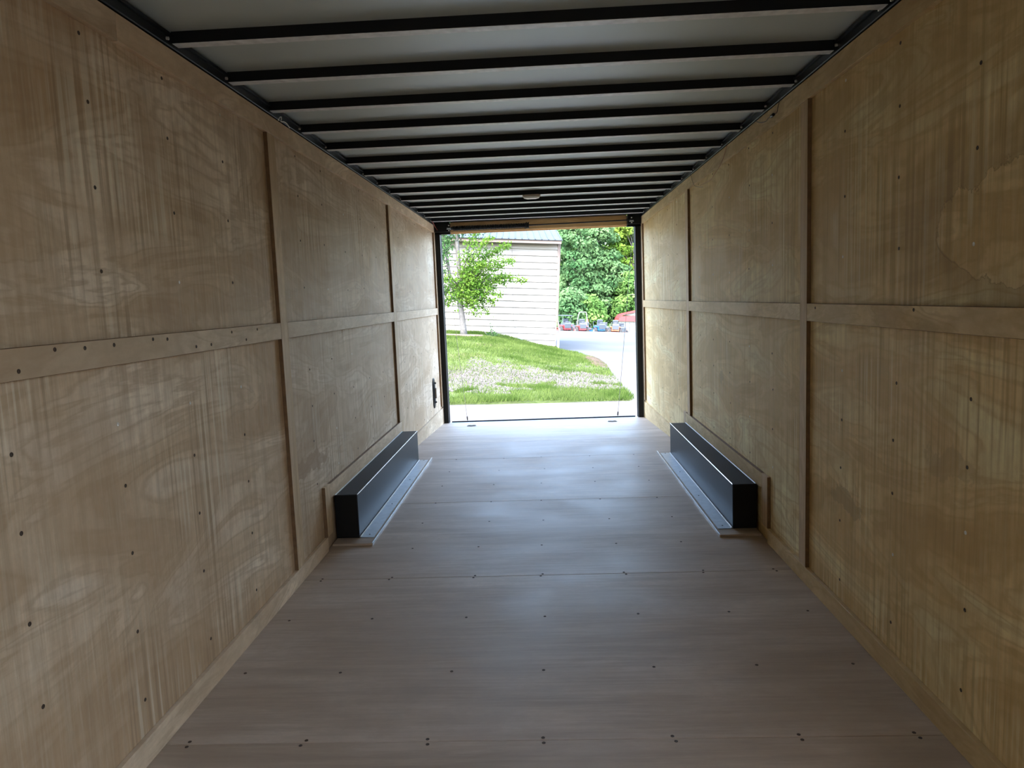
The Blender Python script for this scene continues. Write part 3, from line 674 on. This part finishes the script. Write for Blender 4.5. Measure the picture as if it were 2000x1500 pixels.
lm = MB(); bm_ = MB()
for (x, z, sx, sz, n) in ((-2.05, 1.9, .25, .18, 420), (-1.55, 2.0, .14, .12, 260), (-2.15, 1.3, .16, .30, 420), (-1.95, 1.45, .12, .2, 240), (-2.2, .7, .14, .3, 380), (-2.1, .15, .18, .2, 300), (-1.6, 2.5, .5, .25, 900), (-2.1, 3.1, .6, .4, 1200), (-1.3, 3.2, .6, .4, 1200)):
    MB().tube([T(-1.95, z+.1, .2), T(x, z)], [.012, .004], 5).build('branch', 'bark', e)
    for j in range(n): leaf_quad(lm, T(x+random.gauss(0, sx), z+random.gauss(0, sz), random.gauss(0, .25)), random.uniform(.035, .06), elong=2.0)
lm.build('foliage', 'leaf_hang', e)

# ---- woods behind the car park
def far_tree(x, y, zb, h, rad, mat, label, seed, low=.12):
    rnd = random.Random(seed)
    e = empty('woodland_tree', (x, y, zb), out=True); tag(e, label, 'tree', 'trees behind the car park')
    MB().tube([(0, 0, -.2), (.05, 0, h*.25), (rnd.uniform(-.3, .3), 0, h*.55), (rnd.uniform(-.5, .5), 0, h*.9)], [.30, .25, .18, .05], 9).build('trunk', 'bark_far', e, smooth=True)
    bm_ = MB(); lm = MB(); ncl = int(46*rad*rad/6)+30
    for i in range(ncl):
        zz = h*(low+(1-low)*rnd.random()**.85); t = (zz/h-low)/(1-low)
        rr = rad*(math.sin(math.pi*min(1, .22+.74*t))**.7)*math.sqrt(rnd.uniform(.25, 1)); an = rnd.uniform(0, 2*math.pi)
        c = Vector((rr*math.cos(an), rr*math.sin(an)*.8, zz)); R_ = rnd.uniform(.55, 1.05)
        if i % 5 == 0: MB().tube([(0, 0, zz*.75), c*.6+Vector((0, 0, zz*.35)), c], [.07, .045, .02], 5).build('branch', 'bark_far', e)
        for j in range(int(150*R_)):
            d = Vector((rnd.gauss(0, 1), rnd.gauss(0, 1), rnd.gauss(.25, .8))).normalized()
            p = c+Vector((d.x*R_*1.15, d.y*R_*1.15, d.z*R_*.7))*rnd.uniform(.75, 1.08)
            n = (d+Vector((rnd.gauss(0, .5), rnd.gauss(0, .5), rnd.gauss(.3, .5)))).normalized()
            a = Vector((rnd.gauss(0, 1), rnd.gauss(0, 1), rnd.gauss(0, 1))); u = (a-n*a.dot(n)).normalized(); w = n.cross(u); s = rnd.uniform(.10, .19); o_ = len(lm.v)
            lm.v += [tuple(p-u*s*1.2), tuple(p+w*s*.8), tuple(p+u*s*1.2), tuple(p-w*s*.8)]; lm.f.append((o_, o_+1, o_+2, o_+3))
    lm.build('foliage', mat, e)
    return e
far_tree(8.3, 84, -3.7, 13.5, 3.6, 'leaf_b', 'large blue green tree rising just beyond the cream building corner', 1, low=.26)
far_tree(11.0, 83.5, -3.6, 8.6, 2.6, 'leaf_b', 'lower rounded blue green tree behind the red mowers', 2)
far_tree(14.3, 86, -3.7, 14.0, 3.6, 'leaf_c', 'tall yellow green tree above the blue mower', 3)
far_tree(17.0, 88, -3.7, 13.2, 3.0, 'leaf_c', 'yellow green tree above the red roofed carport', 4)
far_tree(13.6, 82, -3.5, 6.2, 2.2, 'leaf_a', 'low mid green tree between the blue mower and the carport', 5, low=.05)
far_tree(4.6, 92, -3.8, 14.5, 4.2, 'leaf_a', 'mid green tree half hidden behind the cream building', 6)
far_tree(19.5, 95, -3.9, 11.0, 3.4, 'leaf_a', 'mid green tree partly hidden by the right door post', 7)
far_tree(11.2, 97, -3.9, 17.5, 4.6, 'leaf_a', 'tallest mid green tree standing deep in the woods', 8)
far_tree(8.2, 79, -3.45, 3.6, 1.7, 'leaf_a', 'low mid green bushy tree behind the mowers with the roll bar', 9, low=.02)
far_tree(15.8, 100, -3.9, 11.5, 4.2, 'leaf_a', 'rear mid green tree seen through gaps of the yellow green ones', 10)
far_tree(6.4, 78, -3.5, 4.2, 1.6, 'leaf_b', 'low blue green bushy tree at the foot of the building corner', 11, low=.02)
# bare pale limbs
e = empty('bare_tree', (13.9, 78.2, -3.5), out=True); tag(e, 'dead tree with bare pale limbs beside the right door post', 'tree')
MB().tube([(0, 0, -.1), (-.05, 0, 2.0), (-.35, 0, 4.0), (-.1, 0, 5.2), (.1, 0, 6.4)], [.10, .085, .07, .05, .02], 7).build('trunk', 'bark_far', e)
MB().tube([(-.3, 0, 3.7), (-.75, 0, 4.4), (-.9, 0, 5.3), (-.8, 0, 6.2)], [.05, .045, .035, .015], 6).build('limb', 'bark_far', e)
MB().tube([(-.33, 0, 3.95), (-.9, 0, 4.15), (-1.35, 0, 4.1)], [.04, .03, .012], 6).build('limb', 'bark_far', e)

# ---- mowers
def wheel(r, w, n=14):
    mb = MB(); rings = [(r*.45, -w/2), (r*.9, -w/2), (r, -w*.3), (r, w*.3), (r*.9, w/2), (r*.45, w/2)]
    return loft(mb, [[(h, rr*math.cos(2*math.pi*i/n), rr*math.sin(2*math.pi*i/n)) for i in range(n)] for rr, h in rings])
def mower(x, rz, col, label, bar=False, tall=False, shade=False, y=66.0):
    e = empty('ride_on_mower', (x, y, -2.66-(y-62)*.1067), rz=rz, out=True); tag(e, label, 'mower', 'ride-on mowers in a row')
    MB().prism([(-.30, .12), (.42, .12), (.50, .18), (.46, .30), (-.26, .32), (-.34, .2)], 'x', -.60, .60).build('deck', col, e)
    MB().prism([(-.95, .32), (.15, .32), (.2, .42), (.05, .60), (-.35, .64), (-.9, .62)], 'x', -.30, .30).build('body', col, e)
    MB().prism([(-1.05, .45), (-.62, .45), (-.58, .62), (-.62, .92), (-.98, .92), (-1.06, .8)], 'x', -.27, .27).build('engine', 'dark_grey', e)
    MB().box(-.12, .12, -.95, -.65, .92, 1.02, c=.03).build('air_filter', 'white_panel' if tall else 'dark_grey', e)
    MB().box(-.24, .24, -.42, .06, .64, .76, c=.035).build('seat', 'dark_grey', e)
    MB().prism([(-.50, .72), (-.38, .72), (-.44, 1.18), (-.52, 1.24), (-.58, 1.18)], 'x', -.23, .23).build('backrest', 'dark_grey', e)
    for sx in (-1, 1):
        o = wheel(.29, .24).build('rear_wheel', 'rubber', e); o.location = (sx*.46, -.62, .29)
        hub = MB().tube([(sx*.12, 0, 0), (sx*.135, 0, 0)], .13, 10).build('hub', 'white_panel', o)
        o = wheel(.15, .14).build('front_wheel', 'rubber', e); o.location = (sx*.44, .92, .15)
        MB().tube([(sx*.44, .92, .15), (sx*.44, .96, .38), (sx*.40, .80, .42), (sx*.30, .1, .40)], .03, 6).build('caster_arm', col, e)
        MB().tube([(sx*.33, -.10, .60), (sx*.34, .15, .82), (sx*.30, .22, 1.02), (sx*.08, .26, 1.04)], .018, 6).build('lap_bar', 'dark_grey', e)
        MB().box(min(sx*.26, sx*.44), max(sx*.26, sx*.44), -.9, -.1, .60, .68, c=.02).build('fender', col, e)
    if bar: MB().tube([(-.40, -.62, .6), (-.40, -.66, 1.35), (-.30, -.68, 1.78), (-.24, -.68, 1.82), (.24, -.68, 1.82), (.30, -.68, 1.78), (.40, -.66, 1.35), (.40, -.62, .6)], .035, 8).build('roll_bar', 'white_panel', e)
    if tall: MB().prism([(-.15, .5), (.15, .5), (.06, 1.45), (-.06, 1.45)], 'x', -.1, .1).build('chute', col, e); 
    if shade: MB().box(-.5, .5, -.9, .3, 1.46, 1.52, c=.02).build('canopy', 'dark_grey', e); [MB().tube([(sx*.42, -.7, .6), (sx*.42, -.7, 1.46)], .02, 6).build('canopy_post', 'dark_grey', e) for sx in (-1, 1)]
    return e
mower(4.72, .35, 'red', 'red ride-on mower with a dark canopy beside the building corner', shade=True, y=64.2)
mower(5.0, 1.35, 'orange', 'orange ride-on mower turned side-on behind the canopied one', y=67.3)
mower(6.2, .15, 'red', 'red ride-on mower with a tall white roll bar', bar=True, y=64.2)
mower(7.1, -.25, 'orange', 'orange ride-on mower with a white topped chute behind the blue one', tall=True, y=67.2)
mower(7.68, .3, 'blue', 'blue ride-on mower in the middle of the row', y=64.3)
mower(8.55, .1, 'red', 'dark red ride-on mower in the back row past the blue one', y=67.2)
mower(9.2, -.1, 'orange', 'orange ride-on mower in the front row nearest the red roofed carport', y=64.3)
mower(10.0, .2, 'orange', 'orange ride-on mower in the back row beside the red roofed carport', y=67.2)

# ---- red roofed carport
CY = 74.0; cz = -3.38
e = empty('carport', (13.0, CY, cz), out=True); tag(e, 'white carport shed with a rounded red metal roof behind dark bars', 'carport')
def cp(x): return x-13.0
prof = [(10.85, 1.36), (10.9, 1.62), (11.1, 1.90), (11.4, 2.05), (13.4, 2.55), (13.4, 2.50), (11.4, 2.0), (11.14, 1.86), (10.95, 1.6), (10.9, 1.36)]
MB().prism([(cp(x), z) for x, z in prof] , 'y', -.3, 2.5).build('roof', 'carport_red', e)
MB().prism([(-cp(x)+.8, z) for x, z in prof], 'y', -.3, 2.5).build('roof', 'carport_red', e)
MB().prism([(cp(10.88), 1.36), (cp(10.95), 1.60), (cp(11.14), 1.84), (cp(12.2), 1.92), (cp(15.6), 1.92), (cp(15.8), 1.36)], 'y', -.34, -.31).build('fascia', 'carport_red', e)
for i in range(10): MB().box(cp(10.95)+i*.5+.006, cp(10.95)+i*.5+.494, 0, .05, .0, 1.36).build('wall_panel', 'white_panel', e)
MB().prism([(cp(11.3), 1.93), (cp(15.5), 1.93), (cp(13.4), 2.48)], 'y', .0, .04).build('gable_panel', 'white_panel', e)
for i in range(11): MB().box(cp(11.1)+i*.42-.03, cp(11.1)+i*.42+.03, -.6, -.56, .0, 1.25).build('bar', 'dark_grey', e)
for z in (.15, .75): MB().box(cp(10.9), cp(15.6), -.56, -.53, z, z+.04).build('cross_bar', 'dark_grey', e)
